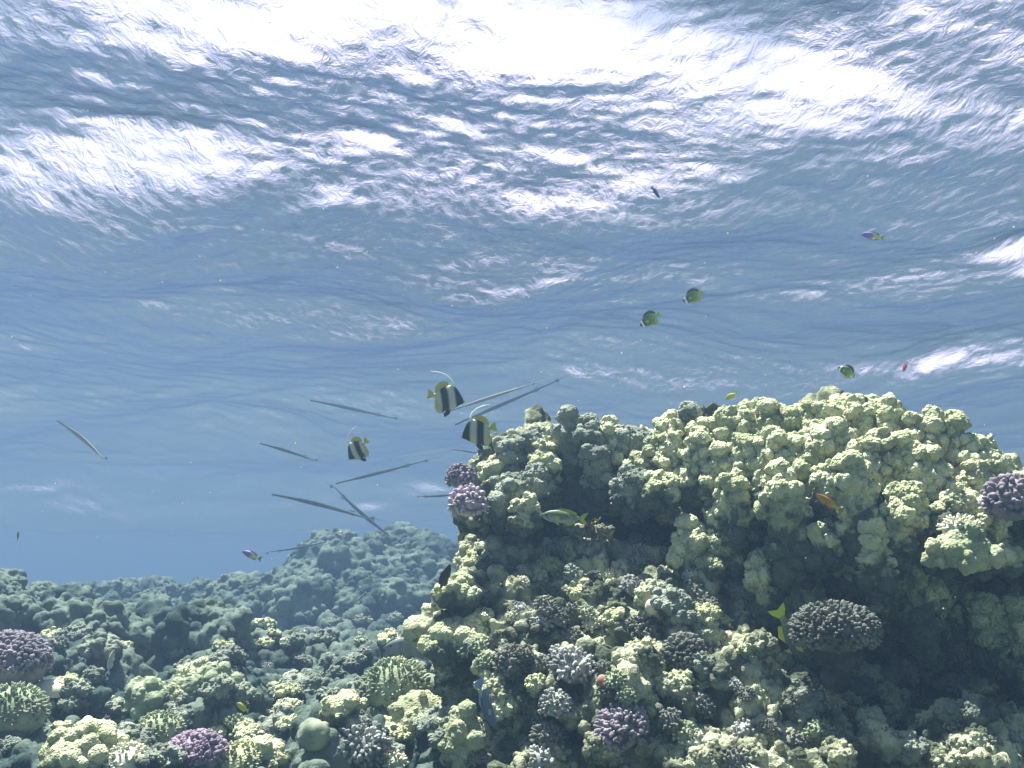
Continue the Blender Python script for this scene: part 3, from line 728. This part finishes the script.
def pose(root, px, py, d, L_, ang, yaw=0.0, roll=0.0):
    """nose direction ang degrees anticlockwise from image right, yaw = degrees towards the far side"""
    X = (CR * math.cos(R(ang)) + CU * math.sin(R(ang))) * math.cos(R(yaw)) + CF * math.sin(R(yaw))
    X.normalize(); Z = CU - X * CU.dot(X)
    if Z.length < .3: Z = -CR * (1 if math.sin(R(ang)) > 0 else -1)
    Z = (Z - X * Z.dot(X)).normalized()
    Z = Quaternion(X, R(roll)) @ Z; Y = Z.cross(X)
    mt = Matrix((X, Y, Z)).transposed().to_4x4() @ Matrix.Scale(L_, 4); mt.translation = at(px, py, d); root.matrix_world = mt
def fish(name, label, cat, pos, prof, mat, fins, eye=None, group=None, wid=.16, bend=0.0):
    root = bpy.data.objects.new(name, None); C.objects.link(root); root.empty_display_size = .1
    tag(root, label, cat, group); pose(root, *pos)
    link('body', body_mesh('body', prof, wid, bend), mat, root)
    for nm, pts, fm in fins:
        if callable(pts): link(nm, pts(), fm, root)
        elif nm == 'pectoral_fin':
            for s_ in (-1, 1): link(nm, fin_mesh(nm, pts, s_ * wid * .55), fm, root)
        else: link(nm, fin_mesh(nm, pts), fm, root)
    if eye: link('eyes', eye_mesh(*eye), M_eye, root)
    return root
BLK = (.015, .018, .025); WHT = (.72, .74, .68); YEL = (.48, .47, .07); YEG = (.38, .48, .06)
# --- bannerfish
WH2 = (.48, .50, .38)
M_ban = fish_mat('bannerfish_bands', [(0, YEL), (.12, YEL), (.22, WH2), (.25, WH2), (.31, BLK), (.46, BLK), (.53, WH2), (.66, WH2), (.74, BLK), (.93, BLK), (.96, WH2)], shear=.30)
M_ban.node_tree.nodes['Color Ramp'].color_ramp.interpolation = 'LINEAR'
M_yf = flat('yellow_fin', YEL); M_bf = flat('black_fin', BLK); M_wf = flat('white_fin', (.85, .87, .86))
ban_prof = [(-.42, .045, -.045), (-.34, .07, -.08), (-.24, .23, -.26), (-.08, .36, -.38), (.08, .40, -.37), (.22, .33, -.27), (.34, .18, -.15), (.43, .06, -.08), (.50, .012, -.04)]
def ban(px, py, d, L_, ang, yaw, label, flip=1, roll=0):
    fins = [('tail_fin', [(-.40, .045), (-.52, .12), (-.60, .14), (-.57, 0), (-.60, -.14), (-.52, -.12), (-.40, -.045)], M_yf),
            ('dorsal_fin', [(.02, .36), (-.10, .44), (-.24, .44), (-.36, .34), (-.41, .20), (-.38, .06), (-.24, .2), (-.08, .33)], M_yf),
            ('anal_fin', [(.0, -.34), (-.10, -.46), (-.22, -.48), (-.33, -.36), (-.36, -.10), (-.22, -.22)], M_ban),
            ('pelvic_fin', [(.14, -.32), (.10, -.46), (-.02, -.56), (-.06, -.46), (.02, -.34)], M_bf),
            ('pectoral_fin', [(.20, -.02), (.12, .03), (.02, -.04), (.04, -.12), (.14, -.10)], M_ban),
            ('banner', lambda: tube_mesh('banner', [(.10, 0, .34), (.06, 0, .46), (-.03, 0, .57), (-.18, 0, .65), (-.38, 0, .68), (-.60, 0, .66)], [.040, .034, .026, .020, .014, .004]), M_wf)]
    return fish('bannerfish', label, 'fish', (px, py, d, L_, ang, yaw, roll), ban_prof, M_ban, fins, (.36, .04, .035, .022), 'striped bannerfish over the reef edge')
ban(448, 398, 3.3, .118, -12, 15, 'upper bannerfish with black bands and a trailing white banner', roll=-14)
ban(477, 432, 2.9, .100, 196, 8, 'bannerfish nearest the reef with yellow tail, heading left', roll=0)
ban(357, 450, 3.6, .098, 225, 15, 'small bannerfish on the left with a raised curved white banner')
# --- raccoon-like butterflyfish
M_but = fish_mat('butterflyfish_scales', [(0, YEG), (.2, YEG), (.4, (.16, .26, .05)), (.70, (.12, .18, .05)), (.76, BLK), (.80, (.85, .87, .85)), (.87, (.85, .87, .85)), (.89, BLK), (.94, BLK), (.97, YEG)], spots=(22, (.05, .09, .05), .32))
but_prof = [(-.42, .05, -.05), (-.34, .12, -.12), (-.2, .23, -.22), (.0, .28, -.25), (.18, .23, -.22), (.32, .13, -.15), (.42, .05, -.08), (.50, .01, -.035)]
M_df = flat('dark_olive_fin', (.06, .10, .05)); M_gf = flat('yellow_green_fin', YEG)
bfins = [('tail_fin', [(-.40, .05), (-.55, .13), (-.57, 0), (-.55, -.13), (-.40, -.05)], M_gf), ('dorsal_fin', [(.22, .24), (.05, .36), (-.18, .38), (-.36, .28), (-.42, .10), (-.3, .12), (-.1, .26)], M_df),
         ('anal_fin', [(.0, -.26), (-.12, -.36), (-.30, -.32), (-.40, -.14), (-.25, -.18)], M_gf), ('pelvic_fin', [(.15, -.25), (.06, -.38), (.02, -.28)], M_gf), ('pectoral_fin', [(.18, 0), (.05, .02), (.02, -.07), (.12, -.08)], M_gf)]
for a in ((649, 320, 3.6, .080, 212, 15, 'green and black butterflyfish with a white face patch, the lower of the two'), (692, 297, 3.7, .078, 205, 15, 'green and black butterflyfish just above and right of its companion'),
          (846, 371, 3.4, .062, 145, 30, 'dark butterflyfish close above the reef skyline')):
    fish('butterflyfish', a[6], 'fish', a[:6], but_prof, M_but, bfins, (.36, .03, .03, .02), 'butterflyfish in open water', wid=.14)
# --- long thin cornetfish
M_cor = fish_mat('cornetfish_skin', [(0, (.03, .05, .06)), (.45, (.06, .09, .09)), (.5, (.04, .06, .07)), (1, (.03, .05, .06))], rough=.85)
M_corp = fish_mat('cornetfish_pale_skin', [(0, (.28, .30, .27)), (1, (.26, .24, .20))], rough=.85)
cor_prof = [(-.5, .004, -.004), (-.35, .010, -.009), (-.1, .020, -.020), (.12, .022, -.022), (.24, .018, -.018), (.27, .013, -.014), (.40, .009, -.010), (.5, .007, -.009)]
def cornet(x0, y0, x1, y1, d, label, mat=M_cor, thick=1.0, bend=.5):
    """nose at x0,y0, tail at x1,y1"""
    d *= 2.0 if mat is M_cor else 1.7
    dx, dy = x0 - x1, -(y0 - y1); L_ = math.hypot(dx, dy) / F * d
    pr = [(a, b * thick, c * thick) for a, b, c in cor_prof]
    fins = [('tail_fin', [(-.48, .004), (-.53, .022 * thick), (-.52, .003), (-.53, -.022 * thick), (-.48, -.004)], mat),
            ('dorsal_fin', [(-.24, .012 * thick), (-.31, .026 * thick), (-.33, .010)], mat), ('anal_fin', [(-.24, -.012 * thick), (-.31, -.026 * thick), (-.33, -.010)], mat),
            ('tail_filament', lambda: tube_mesh('tail_filament', [(-.5, 0, 0), (-.58, 0, .002), (-.66, 0, 0)], [.003, .002, .0008]), mat)]
    fish('cornetfish', label, 'fish', ((x0 + x1) / 2, (y0 + y1) / 2, d, L_, math.degrees(math.atan2(dy, dx)), 0), pr, mat, fins, (.245, .010, .016, .006), 'long thin fish hanging in the water left of the reef', wid=.034 * thick, bend=bend)
cornet(262, 443, 316, 460, 5.0, 'short dark needle-thin fish left of the small bannerfish', thick=1.4)
cornet(312, 400, 395, 418, 6.2, 'faint needle-thin fish above the small bannerfish')
cornet(335, 484, 425, 461, 5.2, 'needle-thin fish sloping up to the right under the small bannerfish', thick=.9, bend=-.2)
cornet(275, 493, 372, 518, 4.8, 'long dark needle-thin fish crossing in front of another', thick=1.1)
cornet(388, 537, 332, 487, 5.2, 'needle-thin fish pointing steeply down to the right across another', thick=1.2)
cornet(325, 543, 268, 553, 5.4, 'small needle-thin fish just above the far coral mound', thick=1.0)
cornet(455, 495, 418, 497, 4.6, 'stub of a dark needle-thin fish going behind the pink coral', thick=1.6)
cornet(452, 410, 532, 384, 4.8, 'pale tan needle-thin fish right of the upper bannerfish', M_corp, 1.0)
cornet(456, 424, 556, 381, 5.2, 'grey needle-thin fish just under the pale tan one', thick=.9)
cornet(452, 449, 490, 455, 5.6, 'faint short needle-thin fish below the bannerfish nearest the reef')
cornet(60, 420, 106, 458, 4.8, 'olive pink needle-thin fish alone at the far left', fish_mat('olive_pink_skin', [(0, (.22, .30, .18)), (1, (.38, .28, .24))]), 1.7)
# --- small reef fish
dam_prof = [(-.42, .045, -.045), (-.30, .09, -.09), (-.1, .19, -.18), (.12, .22, -.21), (.3, .17, -.17), (.42, .09, -.10), (.5, .01, -.03)]
def small(px, py, d, L_, ang, yaw, label, mat, fm, name='damselfish', deep=1.0, fork=.06, wid=.15, group=None, roll=0, tailm=None, bend=0):
    pr = [(a, b * deep, c * deep) for a, b, c in dam_prof]
    fins = [('tail_fin', [(-.40, .04), (-.50, .12), (-.60, .15), (-.60 + fork, 0), (-.60, -.15), (-.50, -.12), (-.40, -.04)], tailm or fm),
            ('dorsal_fin', [(.22, .17 * deep), (.05, .27 * deep), (-.16, .25 * deep), (-.33, .17 * deep), (-.33, .07 * deep), (-.1, .15 * deep)], fm),
            ('anal_fin', [(.0, -.18 * deep), (-.16, -.26 * deep), (-.32, -.16 * deep), (-.28, -.07 * deep)], fm), ('pelvic_fin', [(.18, -.18 * deep), (.05, -.30 * deep), (.06, -.19 * deep)], fm),
            ('pectoral_fin', [(.20, 0), (.08, .04), (.02, -.05), (.12, -.07)], fm)]
    return fish(name, label, 'fish', (px, py, d, L_, ang, yaw, roll), pr, mat, fins, (.36, .05 * deep, .045, .022), group, wid, bend)
PUR = (.16, .13, .48)
M_roy = fish_mat('violet_yellow_skin', [(0, (.55, .60, .12)), (.36, (.62, .66, .15)), (.50, (.30, .24, .52)), (1, PUR)])
small(872, 236, 3.2, .066, 168, 10, 'violet and yellow fish alone high on the right', M_roy, flat('pale_violet_fin', (.30, .28, .46)), deep=.8, tailm=M_gf)
small(251, 555, 4.2, .085, 160, 10, 'violet fish with a yellow rear below the left cornetfish', M_roy, flat('violet_fin', (.20, .18, .42)), deep=.75)
M_blu = flat('dusky_blue_skin', (.06, .08, .24)); small(656, 193, 3.8, .055, -48, 25, 'little dusky blue fish near the water surface', M_blu, M_blu, deep=.7)
M_red = fish_mat('red_skin', [(0, (.40, .10, .07)), (1, (.55, .09, .08))]); small(905, 367, 3.2, .032, 255, 30, 'tiny red fish above the right of the reef', M_red, flat('dark_fin', (.12, .07, .06)), deep=1.1)
M_ye2 = fish_mat('yellow_skin', [(0, (.50, .48, .04)), (1, (.32, .36, .05))]); small(731, 396, 3.1, .042, 215, 35, 'small yellow green fish on the reef skyline', M_ye2, M_gf)
M_ora = fish_mat('orange_skin', [(0, (.40, .42, .02)), (.30, (.42, .36, .02)), (.45, (.42, .20, .02)), (1, (.50, .24, .05))])
small(828, 502, 2.42, .070, 146, 5, 'orange fish with a yellow tail among the coral columns', M_ora, flat('ochre_fin', (.35, .22, .02)), 'wrasse', deep=.62, fork=.0, bend=.3)
M_dk = fish_mat('black_brown_skin', [(0, (.30, .26, .05)), (.10, (.03, .03, .03)), (1, (.02, .02, .025))])
small(445, 577, 2.7, .075, 68, 20, 'black fish with a yellow tail at the left edge of the reef', M_dk, flat('black_brown_fin', (.02, .02, .02)), 'surgeonfish', deep=.95, tailm=M_yf)
M_swt = fish_mat('spotted_green_skin', [(0, (.24, .28, .05)), (.2, (.17, .25, .09)), (1, (.17, .26, .13))], spots=(30, (.03, .05, .06), .40), belly=(.28, .36, .34))
small(562, 517, 2.72, .118, 176, 8, 'green spotted fish with a yellow tail in the cave mouth', M_swt, flat('spotted_yellow_fin', (.36, .40, .03)), 'sweetlips', deep=.72, fork=.09)
M_wr = fish_mat('blue_wrasse_skin', [(0, (.16, .24, .42)), (.3, (.09, .14, .22)), (1, (.07, .11, .14))])
small(486, 706, 2.25, .115, -76, 15, 'blue fish swimming head down on the lower left of the reef', M_wr, flat('blue_fin', (.20, .30, .50)), 'wrasse', deep=.62, fork=.0, bend=-.6)
M_sl2 = fish_mat('slate_spotted_skin', [(0, (.30, .38, .03)), (.25, (.10, .14, .12)), (1, (.08, .12, .12))], spots=(20, (.36, .42, .03), .2))
small(797, 640, 2.62, .165, -58, -12, 'slate fish with yellow green fins half hidden behind the big bush coral', M_sl2, flat('acid_yellow_fin', (.52, .62, .02)), 'rabbitfish', deep=.9)
M_gry = fish_mat('grey_bars_skin', [(0, (.16, .20, .20)), (.3, (.20, .25, .24)), (.36, (.16, .20, .20)), (.45, (.21, .26, .25)), (.52, (.16, .20, .20)), (.6, (.21, .26, .25)), (.68, (.14, .18, .18)), (.74, (.22, .26, .25)), (1, (.17, .21, .21))])
small(412, 647, 3.4, .200, 184, 10, 'large pale grey barred fish over the fingered green dome', M_gry, flat('grey_fin', (.18, .22, .22)), 'emperor_fish', deep=.80)
M_wy = fish_mat('white_yellow_skin', [(0, (.60, .62, .50)), (1, (.55, .58, .25))]); small(111, 661, 4.2, .095, 82, 20, 'pale yellowish upright fish over the shaded left slope', M_wy, M_wf, deep=.8)
M_ol = flat('olive_skin', (.16, .20, .06)); small(18, 535, 4.5, .055, 100, 30, 'small olive fish at the far left above the slope', M_ol, M_ol, deep=1.1)
small(211, 603, 4.3, .050, 190, 10, 'small olive fish above the middle mound', M_ol, M_ol)
small(291, 632, 4.3, .042, 230, 30, 'small yellow fish on the middle mound', M_ye2, M_gf)
small(242, 707, 3.0, .050, 160, 30, 'small yellow fish low in the left foreground', M_ye2, M_gf)
